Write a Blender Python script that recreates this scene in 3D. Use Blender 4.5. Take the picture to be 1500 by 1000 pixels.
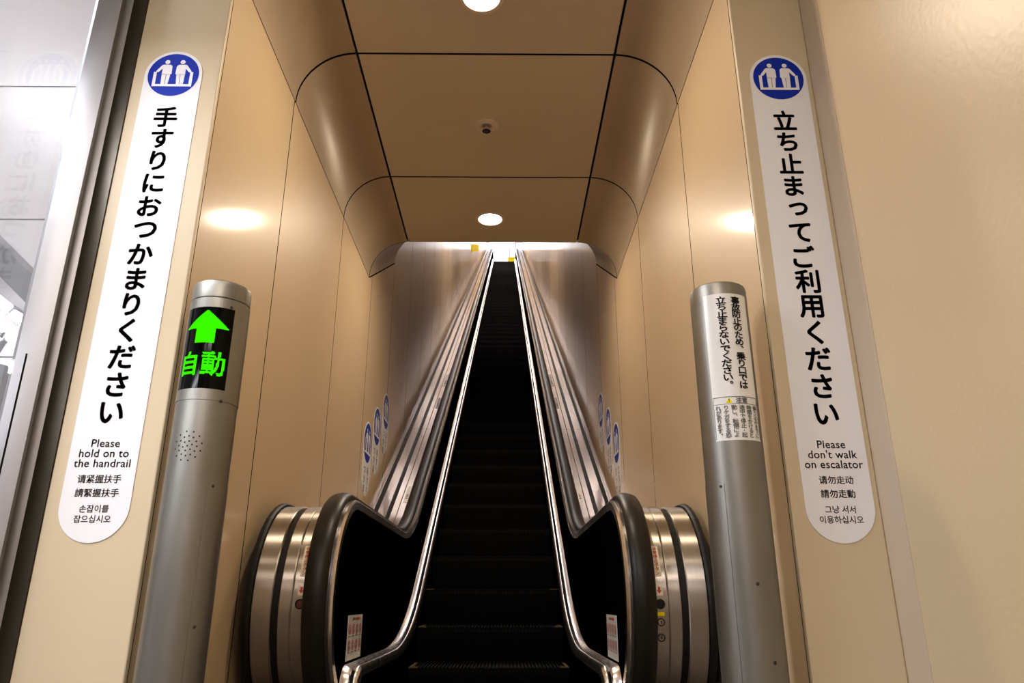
import bpy, bmesh, math, random
from mathutils import Vector, Matrix
random.seed(4)
SC = bpy.context.scene
for o in list(bpy.data.objects):
    bpy.data.objects.remove(o)
COL = SC.collection
R = math.radians
H = 0.58                                   # camera height above the landing

# ------------------------------------------------------------------ camera, world, exposure
cam = bpy.data.cameras.new('camera')
cam.sensor_width = 36.0
cam.lens = 1085.0 / 1500.0 * 36.0
cam.clip_start = 0.02
cam.clip_end = 200
cam_ob = bpy.data.objects.new('camera', cam)
cam_ob.location = (0, 0, H)
cam_ob.rotation_euler = (R(90 + 19.3), 0, R(-0.5))
COL.objects.link(cam_ob)
SC.camera = cam_ob

world = bpy.data.worlds.new('world')
SC.world = world
world.use_nodes = True
world.node_tree.nodes['Background'].inputs[0].default_value = (0.9, 0.93, 1, 1)
world.node_tree.nodes['Background'].inputs[1].default_value = 0.03
SC.view_settings.view_transform = 'Standard'
SC.view_settings.look = 'None'
SC.view_settings.exposure = 0.3
SC.view_settings.gamma = 1.0
SC.view_settings.use_curve_mapping = False

E_DOWN = 16.0        # downlights of the passage, watts
E_HALL = 22.0       # each fluorescent batten of the hall the camera stands in
E_SHAFT = 26.0      # downlights along the inclined shaft
E_UPPER = 300.0     # light panels of the upper concourse
E_SIDE = 10.0       # unseen strips added in the side room behind the glass
WARM = (1.0, 0.84, 0.64)
COOL = (0.90, 0.93, 1.0)

# ------------------------------------------------------------------ materials
def mat(name, color, rough=0.5, metal=0.0, spec=0.5, coat=0.0, coat_rough=0.08, emit=None, es=0.0, trans=0.0, ior=1.45):
    m = bpy.data.materials.new(name)
    m.use_nodes = True
    b = m.node_tree.nodes['Principled BSDF']
    b.inputs['Base Color'].default_value = (*color, 1)
    b.inputs['Roughness'].default_value = rough
    b.inputs['Metallic'].default_value = metal
    b.inputs['Specular IOR Level'].default_value = spec
    b.inputs['Coat Weight'].default_value = coat
    b.inputs['Coat Roughness'].default_value = coat_rough
    b.inputs['Transmission Weight'].default_value = trans
    b.inputs['IOR'].default_value = ior
    if emit:
        b.inputs['Emission Color'].default_value = (*emit, 1)
        b.inputs['Emission Strength'].default_value = es
    return m

def noisy(m, scale=(1, 1, 1), nscale=6.0, amt=0.06, bump=0.0, bscale=3.0, rough=0.0, detail=3.0, bvec=(1, 1, 1)):
    """soft procedural mottling of the base colour, roughness streaks and a low ripple of the surface"""
    nt = m.node_tree
    b = nt.nodes['Principled BSDF']
    tc = nt.nodes.new('ShaderNodeTexCoord')
    mp = nt.nodes.new('ShaderNodeMapping')
    mp.inputs['Scale'].default_value = scale
    nz = nt.nodes.new('ShaderNodeTexNoise')
    nz.inputs['Scale'].default_value = nscale
    nz.inputs['Detail'].default_value = detail
    nt.links.new(tc.outputs['Object'], mp.inputs['Vector'])
    nt.links.new(mp.outputs['Vector'], nz.inputs['Vector'])
    col = tuple(b.inputs['Base Color'].default_value)[:3]
    if amt:
        cr = nt.nodes.new('ShaderNodeValToRGB')
        cr.color_ramp.elements[0].position = 0.3
        cr.color_ramp.elements[1].position = 0.7
        cr.color_ramp.elements[0].color = (*[c * (1 - amt) for c in col], 1)
        cr.color_ramp.elements[1].color = (*[min(1, c * (1 + amt)) for c in col], 1)
        nt.links.new(nz.outputs['Fac'], cr.inputs['Fac'])
        nt.links.new(cr.outputs['Color'], b.inputs['Base Color'])
    if rough:
        r0 = b.inputs['Roughness'].default_value
        mr = nt.nodes.new('ShaderNodeMapRange')
        mr.inputs['To Min'].default_value = max(0, r0 - rough)
        mr.inputs['To Max'].default_value = r0 + rough
        nt.links.new(nz.outputs['Fac'], mr.inputs['Value'])
        nt.links.new(mr.outputs['Result'], b.inputs['Roughness'])
    if bump:
        mp2 = nt.nodes.new('ShaderNodeMapping')
        mp2.inputs['Scale'].default_value = bvec
        n2 = nt.nodes.new('ShaderNodeTexNoise')
        n2.inputs['Scale'].default_value = bscale
        n2.inputs['Detail'].default_value = 1.0
        bp = nt.nodes.new('ShaderNodeBump')
        bp.inputs['Strength'].default_value = bump
        bp.inputs['Distance'].default_value = 0.02
        nt.links.new(tc.outputs['Object'], mp2.inputs['Vector'])
        nt.links.new(mp2.outputs['Vector'], n2.inputs['Vector'])
        nt.links.new(n2.outputs['Fac'], bp.inputs['Height'])
        nt.links.new(bp.outputs['Normal'], b.inputs['Normal'])
        nt.links.new(bp.outputs['Normal'], b.inputs['Coat Normal'])
    return m

BEIGE = (0.57, 0.425, 0.262)
M = {}
M['panel'] = noisy(mat('beige_enamel', BEIGE, 0.45, 0, 0.3, 0.28, 0.13), amt=0.03, nscale=1.4, bump=0.05, bscale=2.2)
M['pillar'] = noisy(mat('beige_paint', (0.60, 0.49, 0.325), 0.45, 0, 0.4, 0.0), amt=0.02, nscale=2)
M['sidewall'] = noisy(mat('beige_satin_paint', (0.58, 0.455, 0.285), 0.36, 0, 0.5), amt=0.02, nscale=2, bump=0.03, bscale=60)
M['trim'] = noisy(mat('grey_beige_paint', (0.54, 0.43, 0.31), 0.4), amt=0.02)
M['ceil'] = noisy(mat('beige_ceiling_enamel', (0.54, 0.445, 0.33), 0.4, 0, 0.5, 0.35, 0.15), amt=0.03, nscale=1.6)
M['cove'] = noisy(mat('satin_bronze_sheet', (0.44, 0.34, 0.235), 0.42, 0.15, 0.5, 0.2, 0.28), (1, 1, 1), 2.0, 0.04)
M['joint'] = mat('dark_joint', (0.008, 0.006, 0.005), 0.9, 0, 0.0)
M['steel'] = noisy(mat('brushed_steel', (0.34, 0.34, 0.345), 0.42, 1.0), (3, 3, 1), 5, 0.03, rough=0.04)
M['deck'] = noisy(mat('satin_deck_steel', (0.56, 0.48, 0.44), 0.17, 1.0), (60, 2, 2), 5, 0.05, rough=0.03, bump=0.05, bscale=2.5)
M['newel'] = noisy(mat('brushed_newel_steel', (0.52, 0.47, 0.41), 0.36, 1.0), (60, 2, 2), 3, 0.04, rough=0.02)
_nt = M['newel'].node_tree                    # brushed along the band: reflections spread across it
_tg = _nt.nodes.new('ShaderNodeTangent'); _tg.direction_type = 'UV_MAP'; _tg.uv_map = 'brush'
_nt.nodes['Principled BSDF'].inputs['Anisotropic'].default_value = 1.0
_nt.links.new(_tg.outputs['Tangent'], _nt.nodes['Principled BSDF'].inputs['Tangent'])
M['post'] = noisy(mat('worn_post_steel', (0.25, 0.24, 0.21), 0.40, 0.9), (1, 1, 0.5), 9, 0.08, rough=0.06)
M['chrome'] = noisy(mat('polished_steel', (0.74, 0.69, 0.67), 0.22, 1.0), (2, 2, 2), 6, 0.04, rough=0.05)
M['rubber'] = noisy(mat('handrail_rubber', (0.011, 0.009, 0.006), 0.38, 0, 0.26), amt=0.1)
M['black'] = noisy(mat('black_lacquer', (0.0012, 0.0012, 0.0012), 0.5, 0, 0.0), amt=0.1)
M['blackgap'] = mat('black_gap_rubber', (0.006, 0.006, 0.006), 0.5, 0, 0.3)
M['step'] = noisy(mat('black_step_casting', (0.0025, 0.0025, 0.0025), 0.5, 0.0, 0.12), amt=0.15, nscale=20)
M['yellow_edge'] = mat('worn_yellow_paint', (0.07, 0.048, 0.006), 0.7)
M['floor'] = noisy(mat('floor_stone', (0.06, 0.055, 0.05), 0.4), amt=0.1, nscale=10)
M['darkfloor'] = noisy(mat('landing_plate_steel', (0.08, 0.08, 0.08), 0.4, 0.7), amt=0.1, nscale=10)
M['white'] = noisy(mat('sign_white', (0.80, 0.79, 0.80), 0.4), amt=0.01)
M['ink'] = mat('sign_black_ink', (0.008, 0.008, 0.008), 0.6, 0, 0.15)
M['greyink'] = mat('sign_grey_ink', (0.13, 0.13, 0.13), 0.5)
M['blue'] = mat('sign_blue', (0.001, 0.022, 0.36), 0.45, 0, 0.2)
M['red'] = mat('red_ink', (0.55, 0.04, 0.03), 0.5)
M['darkred'] = mat('dull_red_button', (0.09, 0.012, 0.008), 0.5)
M['yellow'] = mat('sign_yellow', (0.9, 0.72, 0.005), 0.7, 0, 0.05)
M['label'] = noisy(mat('label_white', (0.80, 0.79, 0.76), 0.25, 0, 0.5), amt=0.01)
M['dirty_label'] = noisy(mat('aged_label', (0.80, 0.72, 0.56), 0.5, 0, 0.2), amt=0.05)
M['led'] = mat('led_green', (0.0, 0.004, 0.0), 0.9, 0, 0.0, emit=(0.04, 1.0, 0.0), es=0.9)
M['screen'] = mat('black_screen', (0.001, 0.001, 0.001), 0.08, 0, 0.12)
M['whitewall'] = noisy(mat('white_panel', (0.83, 0.79, 0.78), 0.28, 0, 0.5), amt=0.015)
M['upperwhite'] = noisy(mat('white_concourse_paint', (0.86, 0.85, 0.86), 0.5), amt=0.01)
M['bronze'] = noisy(mat('dark_bronze_trim', (0.06, 0.05, 0.035), 0.35, 0.6), amt=0.05)
M['glass'] = mat('clear_glass', (0.97, 0.98, 0.98), 0.0, 0, 0.5, trans=1.0, ior=1.5)
_nt = M['glass'].node_tree
_out = _nt.nodes['Material Output']
_mx = _nt.nodes.new('ShaderNodeMixShader'); _lw = _nt.nodes.new('ShaderNodeLayerWeight'); _lw.inputs['Blend'].default_value = 0.5
_pw = _nt.nodes.new('ShaderNodeMath'); _pw.operation = 'POWER'; _pw.inputs[1].default_value = 5.0
_ad = _nt.nodes.new('ShaderNodeMath'); _ad.operation = 'MULTIPLY_ADD'; _ad.inputs[1].default_value = 0.96; _ad.inputs[2].default_value = 0.04
_nt.links.new(_lw.outputs['Facing'], _pw.inputs[0]); _nt.links.new(_pw.outputs[0], _ad.inputs[0])
_tr = _nt.nodes.new('ShaderNodeBsdfTransparent'); _tr.inputs['Color'].default_value = (0.97, 0.985, 0.98, 1)
_gl = _nt.nodes.new('ShaderNodeBsdfGlossy'); _gl.inputs['Roughness'].default_value = 0.02
_nt.links.new(_ad.outputs[0], _mx.inputs['Fac']); _nt.links.new(_tr.outputs['BSDF'], _mx.inputs[1]); _nt.links.new(_gl.outputs['BSDF'], _mx.inputs[2])
_nt.links.new(_mx.outputs['Shader'], _out.inputs['Surface'])
M['greybeam'] = noisy(mat('grey_beam_paint', (0.22, 0.22, 0.23), 0.4), amt=0.05)
M['lens_warm'] = mat('warm_lamp_lens', (0.9, 0.9, 0.9), 0.4, emit=(1, 0.88, 0.78), es=14)
M['lens_cool'] = mat('cool_lamp_lens', (0.9, 0.9, 0.9), 0.4, emit=(0.86, 0.86, 1.0), es=16)
M['lens_soft'] = mat('white_light_panel', (0.9, 0.9, 0.9), 0.4, emit=(0.95, 0.94, 1.0), es=3)
M['ringpaint'] = noisy(mat('lamp_ring_paint', (0.62, 0.52, 0.42), 0.35), amt=0.02)
M['screw'] = mat('dark_screw', (0.05, 0.045, 0.035), 0.4, 0.7)

# ------------------------------------------------------------------ builders
def link_mesh(name, verts, faces, m=None, parent=None, mats=None, fmat=None, smooth=False):
    me = bpy.data.meshes.new(name)
    me.from_pydata([tuple(v) for v in verts], [], faces)
    for x in (mats or [m]):
        me.materials.append(x)
    if fmat:
        for p, i in zip(me.polygons, fmat):
            p.material_index = i
    bm = bmesh.new(); bm.from_mesh(me)
    bmesh.ops.recalc_face_normals(bm, faces=bm.faces)
    bm.to_mesh(me); bm.free()
    if smooth:
        for p in me.polygons:
            p.use_smooth = True
        me.set_sharp_from_angle(angle=R(35))
    o = bpy.data.objects.new(name, me)
    COL.objects.link(o)
    if parent:
        o.parent = parent
    return o

class MB:
    def __init__(self):
        self.v = []; self.f = []; self.mi = []
    def add(self, vs, fs, mi=0):
        n = len(self.v)
        self.v += [Vector(v) for v in vs]
        self.f += [tuple(i + n for i in f) for f in fs]
        self.mi += [mi] * len(fs)
        return self
    def box(self, x0, x1, y0, y1, z0, z1, mi=0):
        vs = [(x0, y0, z0), (x1, y0, z0), (x1, y1, z0), (x0, y1, z0), (x0, y0, z1), (x1, y0, z1), (x1, y1, z1), (x0, y1, z1)]
        return self.add(vs, [(3, 2, 1, 0), (4, 5, 6, 7), (0, 1, 5, 4), (1, 2, 6, 5), (2, 3, 7, 6), (3, 0, 4, 7)], mi)
    def prism(self, poly, axis, a, b, mi=0):
        """poly: 2-D points; extruded along axis from a to b. axis x: (y,z); y: (x,z); z: (x,y)"""
        def P(p, t):
            return {'x': (t, p[0], p[1]), 'y': (p[0], t, p[1]), 'z': (p[0], p[1], t)}[axis]
        n = len(poly)
        vs = [P(p, a) for p in poly] + [P(p, b) for p in poly]
        fs = [tuple(range(n)), tuple(range(2 * n - 1, n - 1, -1))]
        fs += [(i, (i + 1) % n, n + (i + 1) % n, n + i) for i in range(n)]
        return self.add(vs, fs, mi)
    def lathe(self, c, prof, seg=48, axis='z', mi=0, a0=0.0, a1=2 * math.pi):
        """prof: (r, h) points"""
        full = abs(a1 - a0 - 2 * math.pi) < 1e-6
        k = seg if full else seg + 1
        vs = []
        for i in range(k):
            a = a0 + (a1 - a0) * i / seg
            for r, h in prof:
                p = {'z': (r * math.cos(a), r * math.sin(a), h), 'y': (r * math.cos(a), h, r * math.sin(a)), 'x': (h, r * math.cos(a), r * math.sin(a))}[axis]
                vs.append((c[0] + p[0], c[1] + p[1], c[2] + p[2]))
        n = len(prof)
        fs = []
        for i in range(seg):
            j = (i + 1) % k
            for q in range(n - 1):
                fs.append((i * n + q, j * n + q, j * n + q + 1, i * n + q + 1))
        return self.add(vs, fs, mi)
    def tube(self, pts, r, seg=10, mi=0):
        pts = [Vector(p) for p in pts]
        vs = []; fs = []
        for i, p in enumerate(pts):
            t = (pts[min(i + 1, len(pts) - 1)] - pts[max(i - 1, 0)]).normalized()
            u = t.orthogonal().normalized(); w = t.cross(u)
            for q in range(seg):
                a = 2 * math.pi * q / seg
                vs.append(p + u * r * math.cos(a) + w * r * math.sin(a))
        for i in range(len(pts) - 1):
            for q in range(seg):
                fs.append((i * seg + q, i * seg + (q + 1) % seg, (i + 1) * seg + (q + 1) % seg, (i + 1) * seg + q))
        fs.append(tuple(range(seg))); fs.append(tuple((len(pts) - 1) * seg + q for q in range(seg)))
        return self.add(vs, fs, mi)
    def build(self, name, m, parent=None, smooth=False, clean=True):
        ms = m if isinstance(m, list) else [m]
        o = link_mesh(name, self.v, self.f, None, parent, ms, self.mi, smooth)
        if clean:
            bm = bmesh.new(); bm.from_mesh(o.data)
            bmesh.ops.remove_doubles(bm, verts=bm.verts, dist=1e-6)
            bm.to_mesh(o.data); bm.free()
        return o

def tag(o, label=None, cat=None, group=None, kind=None):
    if label: o['label'] = label
    if cat: o['category'] = cat
    if group: o['group'] = group
    if kind: o['kind'] = kind
    return o

def structure(o, label=None):
    o['kind'] = 'structure'
    if label: o['label'] = label
    return o

def empty(name, loc=(0, 0, 0), rz=0.0):
    o = bpy.data.objects.new(name, None)
    o.location = loc
    o.rotation_euler = (0, 0, rz)
    o.empty_display_size = 0.1
    COL.objects.link(o)
    return o

def bevel(o, w=0.003, seg=2):
    md = o.modifiers.new('bevel', 'BEVEL')
    md.width = w; md.segments = seg; md.limit_method = 'ANGLE'; md.angle_limit = R(40)
    return o

def area(name, loc, size, power, color, parent=None, shape='DISK', size_y=None, rot=(0, 0, 0), spread=180):
    l = bpy.data.lights.new(name, 'AREA')
    l.shape = shape; l.size = size
    if size_y: l.size_y = size_y
    l.energy = power; l.color = color; l.spread = R(spread)
    o = bpy.data.objects.new(name, l)
    o.location = loc; o.rotation_euler = rot
    COL.objects.link(o)
    if parent: o.parent = parent
    return o

# --- flat artwork: (x right, y up, d out of the surface) mapped on a face
def face_front(cx, cy, y):      # a surface facing -Y (towards the camera)
    return lambda u, v, d: (cx + u, y - d, cy + v)
def face_plus_x(x, cy, cz):     # a wall on the left, facing +X
    return lambda u, v, d: (x + d, cy + u, cz + v)
def face_minus_x(x, cy, cz):
    return lambda u, v, d: (x - d, cy - u, cz + v)
def face_cyl(cx, cy, cz, r):    # wrapped round a vertical post, u = arc length, u=0 faces -Y
    def f(u, v, d):
        a = u / r
        return (cx + (r + d) * math.sin(a), cy - (r + d) * math.cos(a), cz + v)
    return f

_fontcache = {}
def unit_glyphs(body, spacing=1.0):
    key = (body, spacing)
    if key in _fontcache:
        return _fontcache[key]
    cu = bpy.data.curves.new('lettering', 'FONT')
    cu.body = body; cu.size = 1.0; cu.align_x = 'CENTER'; cu.align_y = 'CENTER'
    cu.space_character = spacing; cu.resolution_u = 3
    o = bpy.data.objects.new('lettering', cu)
    COL.objects.link(o)
    bpy.context.view_layer.update()
    me = bpy.data.meshes.new_from_object(o.evaluated_get(bpy.context.evaluated_depsgraph_get()))
    vs = [tuple(v.co) for v in me.vertices]
    fs = [tuple(p.vertices) for p in me.polygons]
    bpy.data.objects.remove(o); bpy.data.curves.remove(cu); bpy.data.meshes.remove(me)
    _fontcache[key] = (vs, fs)
    return vs, fs
def glyph_tris(body, size, weight=0.0, spacing=1.0):
    """triangles of the lettering; weight > 0 thickens the strokes by that much all round"""
    v0, f0_ = unit_glyphs(body, spacing)
    v0 = [(v[0] * size, v[1] * size, 0) for v in v0]
    if weight <= 0:
        return v0, f0_
    vs = []; fs = []
    for i in range(6):
        a = math.pi / 6 + 2 * math.pi * i / 6
        n = len(vs)
        vs += [(v[0] + weight * math.cos(a), v[1] + weight * math.sin(a), 0) for v in v0]
        fs += [tuple(q + n for q in f) for f in f0_]
    return vs, fs

def centred(vs):
    if not vs: return vs
    x0 = min(v[0] for v in vs); x1 = max(v[0] for v in vs)
    y0 = min(v[1] for v in vs); y1 = max(v[1] for v in vs)
    cx, cy = (x0 + x1) / 2, (y0 + y1) / 2
    return [(v[0] - cx, v[1] - cy, 0) for v in vs]

class Art:
    """flat shapes laid on a surface through a mapping, at a small height d above it"""
    def __init__(self, fmap):
        self.m = fmap; self.mb = MB()
    def poly(self, pts, d, mi=0, split=0):
        self.mb.add([self.m(p[0], p[1], d) for p in pts], [tuple(range(len(pts)))], mi)
        return self
    def rect(self, x0, x1, y0, y1, d, mi=0, n=1):
        for i in range(n):
            a = x0 + (x1 - x0) * i / n; b = x0 + (x1 - x0) * (i + 1) / n
            self.poly([(a, y0), (b, y0), (b, y1), (a, y1)], d, mi)
        return self
    def ring(self, cx, cy, r0, r1, d, mi=0, n=40):
        for i in range(n):
            a = 2 * math.pi * i / n; b = 2 * math.pi * (i + 1) / n
            self.poly([(cx + r0 * math.cos(a), cy + r0 * math.sin(a)), (cx + r1 * math.cos(a), cy + r1 * math.sin(a)),
                       (cx + r1 * math.cos(b), cy + r1 * math.sin(b)), (cx + r0 * math.cos(b), cy + r0 * math.sin(b))], d, mi)
        return self
    def disc(self, cx, cy, rx, d, mi=0, n=48, ry=None):
        ry = ry or rx
        return self.poly([(cx + rx * math.cos(2 * math.pi * i / n), cy + ry * math.sin(2 * math.pi * i / n)) for i in range(n)], d, mi)
    def text(self, body, cx, cy, size, d, weight=0.0, mi=0, sx=1.0, centre=True, **kw):
        vs, fs = glyph_tris(body, size, weight, **kw)
        if centre:
            vs = centred(vs)
        self.mb.add([self.m(cx + v[0] * sx, cy + v[1], d) for v in vs], fs, mi)
        return self
    def build(self, name, m, parent=None):
        return self.mb.build(name, m, parent, clean=False)

def plate(fmap, outline, t, name, m, parent=None, nsplit=0):
    """a thin solid plate or sticker of the outline, thickness t, on the mapped surface"""
    n = len(outline)
    vs = [fmap(p[0], p[1], 0.0002) for p in outline] + [fmap(p[0], p[1], t) for p in outline]
    fs = [tuple(range(n)), tuple(range(2 * n - 1, n - 1, -1))] + [(i, (i + 1) % n, n + (i + 1) % n, n + i) for i in range(n)]
    return link_mesh(name, vs, fs, m, parent)

def curved_plate(fmap, u0, u1, v0, v1, t, name, m, parent=None, n=24):
    vs = []; fs = []
    for i in range(n + 1):
        u = u0 + (u1 - u0) * i / n
        for v, d in ((v0, 0.0), (v1, 0.0), (v1, t), (v0, t)):
            vs.append(fmap(u, v, d))
    for i in range(n):
        for q in range(4):
            fs.append((i * 4 + q, (i + 1) * 4 + q, (i + 1) * 4 + (q + 1) % 4, i * 4 + (q + 1) % 4))
    fs.append((0, 1, 2, 3)); fs.append(tuple(n * 4 + q for q in range(4)))
    return link_mesh(name, vs, fs, m, parent)

def capsule(w, ztop, zbot, n=24):
    r = w / 2
    pts = [(r * math.cos(math.pi * i / n), ztop - r + r * math.sin(math.pi * i / n)) for i in range(n + 1)]
    pts += [(r * math.cos(math.pi + math.pi * i / n), zbot + r + r * math.sin(math.pi + math.pi * i / n)) for i in range(n + 1)]
    return pts

# ------------------------------------------------------------------ setting: dimensions of the passage
XL, XR = -0.936, 0.760
XE = -0.085                   # centre line of the escalator
YF = 2.0                      # face of the two pillars
TAN = math.tan(R(30))
Z_SEAM = 2.09 + H
Z_CEIL = 2.356 + H
COVE_R = Z_CEIL - Z_SEAM
Y_END = 4.64                  # end of the level ceiling
Y_COVE = 5.67                 # end of the sloping cove piece
JOINTS = [2.02, 2.745, 3.80, 4.75, 5.67]
y = 5.67
while y < 30.0:
    y += 1.03
    JOINTS.append(y)
JOINTS[-1] = 30.6
Z_TOP = 14.30                 # floor of the upper concourse
C_SHAFT = Z_CEIL - TAN * Y_END + 1.2
def shaft_ceiling(y):
    return min(TAN * y + C_SHAFT, 18.0)
def wall_bottom(y):
    return max(-0.05, min(TAN * y - 3.4, Z_TOP - 0.5))

def tunnel_wall(name, x, s):
    """x: face of the wall, s: outward direction"""
    mb = MB()
    g = 0.004
    for y0, y1 in zip(JOINTS[:-1], JOINTS[1:]):
        a, b = y0 + (g if y0 > 2.1 else 0), y1 - g
        if y1 <= 4.80:
            ta = tb = Z_SEAM - 0.007
            if y1 > 4.7:
                poly = [(a, wall_bottom(a)), (b, wall_bottom(b)), (b, Z_SEAM - 0.012 + (b - Y_END) * TAN), (Y_END, Z_SEAM - 0.007), (a, Z_SEAM - 0.007)]
                mb.prism(poly, 'x', x, x + s * 0.02)
                continue
        elif y1 <= Y_COVE + 0.01:
            ta, tb = Z_SEAM - 0.012 + (a - Y_END) * TAN, Z_SEAM - 0.012 + (b - Y_END) * TAN
        else:
            ta, tb = shaft_ceiling(a), shaft_ceiling(b)
        mb.prism([(a, wall_bottom(a)), (b, wall_bottom(b)), (b, tb), (a, ta)], 'x', x, x + s * 0.02)
    # backing seen in the open joints
    ys = [2.02, 4.64, 5.67, 5.68, 10, 20, 28.7, 30.6]
    tops = [Z_CEIL, Z_CEIL, Z_CEIL + 0.5] + [shaft_ceiling(q) for q in ys[3:]]
    for i in range(len(ys) - 1):
        mb.prism([(ys[i], wall_bottom(ys[i])), (ys[i + 1], wall_bottom(ys[i + 1])), (ys[i + 1], tops[i + 1]), (ys[i], tops[i])], 'x', x + s * 0.0205, x + s * 0.06, 1)
    o = structure(mb.build(name, [M['panel'], M['joint']]))
    for p in o.data.polygons:
        if abs(p.normal.x) < 0.9: p.material_index = 1
    return o

tunnel_wall('wall_left', XL, -1)
tunnel_wall('wall_right', XR, 1)

# ceiling: a flat middle strip and a quarter-round cove each side, cut by open joints
def arc(cx, cz, r, a0, a1, n=14):
    return [(cx + r * math.cos(a0 + (a1 - a0) * i / n), cz + r * math.sin(a0 + (a1 - a0) * i / n)) for i in range(n + 1)]

def ceiling_strip(mb, prof, y0, y1, slope0=0.0, slope1=0.0, t=0.02, mi=0, sh=None):
    """prof: (x,z) across; extruded from y0 to y1 with a thickness t upwards/outwards"""
    n = len(prof)
    norm = []
    for i in range(n):
        a = Vector(prof[max(i - 1, 0)]); b = Vector(prof[min(i + 1, n - 1)])
        d = (b - a).normalized(); norm.append(Vector((-d.y, d.x)))
    mid = Vector(((XL + XR) / 2, Z_SEAM - 0.5))
    outer = []
    for p, q in zip(prof, norm):
        if (Vector(p) - mid).dot(q) < 0: q = -q
        outer.append((p[0] + q.x * t, p[1] + q.y * t))
    loop = list(prof) + outer[::-1]
    vs = [(p[0], y0, p[1] + slope0) for p in loop] + [(p[0], y1, p[1] + slope1) for p in loop]
    k = len(loop)
    fs = [(i, (i + 1) % k, k + (i + 1) % k, k + i) for i in range(k)]
    for e in (0, k):
        for i in range(n - 1):
            fs.append((e + i, e + i + 1, e + k - 2 - i, e + k - 1 - i))
    mb.add(vs, fs, mi)
    for q in range(2 * (n - 1)):
        mb.mi[-1 - q] = 2            # dark cut ends

G = 0.006
coveL = [(XL + (p[0] - XL) * 0.95, p[1]) for p in arc(XL + COVE_R, Z_SEAM, COVE_R, math.pi, math.pi / 2 + G / COVE_R)]
coveR = arc(XR - COVE_R, Z_SEAM, COVE_R, 0, math.pi / 2 - G / COVE_R)
flat = [(XL + COVE_R * 0.95 + G, Z_CEIL), (XR - COVE_R - G, Z_CEIL)]
full = [(p[0], p[1]) for p in arc(XL + COVE_R, Z_SEAM, COVE_R + 0.021, math.pi, math.pi / 2)] + arc(XR - COVE_R, Z_SEAM, COVE_R + 0.021, math.pi / 2, 0)
mb = MB()
segs = [(YF, 2.76 - G), (2.76 + G, 3.80 - G), (3.80 + G, Y_END - 0.004)]
for a, b in segs:
    ceiling_strip(mb, flat, a, b, mi=0)
    for cv in (coveL, coveR):
        ceiling_strip(mb, cv, a, b, mi=1)
sl = (Y_COVE - Y_END) * TAN
ceiling_strip(mb, flat, Y_END + 0.012, Y_COVE, 0.012 * TAN, sl, mi=0)
for cv in (coveL, coveR):
    ceiling_strip(mb, cv, Y_END + 0.012, Y_COVE, 0.012 * TAN, sl, mi=1)
ceiling_strip(mb, full, YF, Y_END, t=0.03, mi=2)
ceiling_strip(mb, full, Y_END, Y_COVE - 0.01, 0, sl, t=0.03, mi=2)
structure(mb.build('ceiling', [M['ceil'], M['cove'], M['joint']], smooth=True, clean=False))

# bulkhead above the end of the cove, then the shaft ceiling following the incline
mb = MB()
zb = Z_CEIL + sl
mb.box(XL, XR, Y_COVE - 0.06, Y_COVE - 0.02, zb + 0.03, shaft_ceiling(Y_COVE))
structure(mb.build('trim_1', M['ceil']))
mb = MB()
mb.prism([(Y_COVE - 0.06, shaft_ceiling(Y_COVE - 0.06)), (28.7, shaft_ceiling(28.7)), (28.7, shaft_ceiling(28.7) + 0.1), (Y_COVE - 0.06, shaft_ceiling(Y_COVE - 0.06) + 0.1)], 'x', XL - 0.06, XR + 0.06)
structure(mb.build('ceiling_shaft', M['ceil']))

# pillars either side of the opening
mb = MB(); mb.box(-1.215, XL, YF, YF + 0.0195, 0, 3.6)
mb.v  # face continues the tunnel wall line
pl = structure(mb.build('wall_pillar_left', M['pillar'])); bevel(pl, 0.004)
mb = MB(); mb.box(XR, 1.0, YF, YF + 0.0195, 0, 3.6)
pr = structure(mb.build('wall_pillar_right', M['pillar'])); bevel(pr, 0.004)

# hall in front: floor, side wall on the right with a jamb strip, ceiling, back wall
mb = MB(); mb.box(-5.5, 1.3, -5.0, 3.3, -0.1, 0.0)
structure(mb.build('floor', M['floor']))
mb = MB(); mb.box(1.0, 1.12, -5.0, YF + 0.16, 0, 3.6)
structure(mb.build('wall_side', M['sidewall']))
mb = MB(); mb.box(0.9985, 1.002, 1.885, YF - 0.004, 0, 3.6)
structure(mb.build('trim_2', M['trim']))
Z_HALL = 3.05
mb = MB(); mb.box(-1.27, 1.12, -5.0, YF + 0.02, Z_HALL, Z_HALL + 0.1)
structure(mb.build('ceiling_hall', M['upperwhite']))
mb = MB(); mb.box(-5.5, 1.3, -5.1, -5.0, 0, 4.6)
structure(mb.build('wall_back', M['upperwhite']))

# glazed side on the left: jamb and glass
mb = MB()
mb.box(-1.268, -1.215, YF - 0.004, YF + 0.1, 0, 3.6, 1)                       # dark bronze edge beside the pillar
mb.prism([(-1.262, 1.9955), (-1.294, 1.981), (-1.31, 1.985), (-1.31, 2.1), (-1.262, 2.1)], 'z', 0, 3.6, 0)     # steel, narrow leaf
mb.box(-1.315, -1.288, 1.950, 1.984, 0, 3.6, 2)                                # groove
mb.prism([(-1.2645, 1.940), (-1.3245, 1.914), (-1.335, 1.918), (-1.335, 1.953), (-1.2645, 1.953)], 'z', 0, 3.6, 0)   # steel, wide leaf
mb.prism([(-1.3005, 1.9238), (-1.3045, 1.9218), (-1.3045, 1.930), (-1.3005, 1.930)], 'z', 0.4, 1.215, 2)                # slot cut in the wide leaf
fr = structure(mb.build('door_1', [M['steel'], M['bronze'], M['joint']], clean=False))
mb = MB(); mb.box(-1.294, -1.282, -4.9, 1.853, 0.02, 3.6)
gl = structure(mb.build('window_1', M['glass']))
mb = MB(); mb.box(-1.33, -1.25, -4.9, 1.83, 3.6, 3.75)
structure(mb.build('trim_3', M['steel']))

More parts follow.
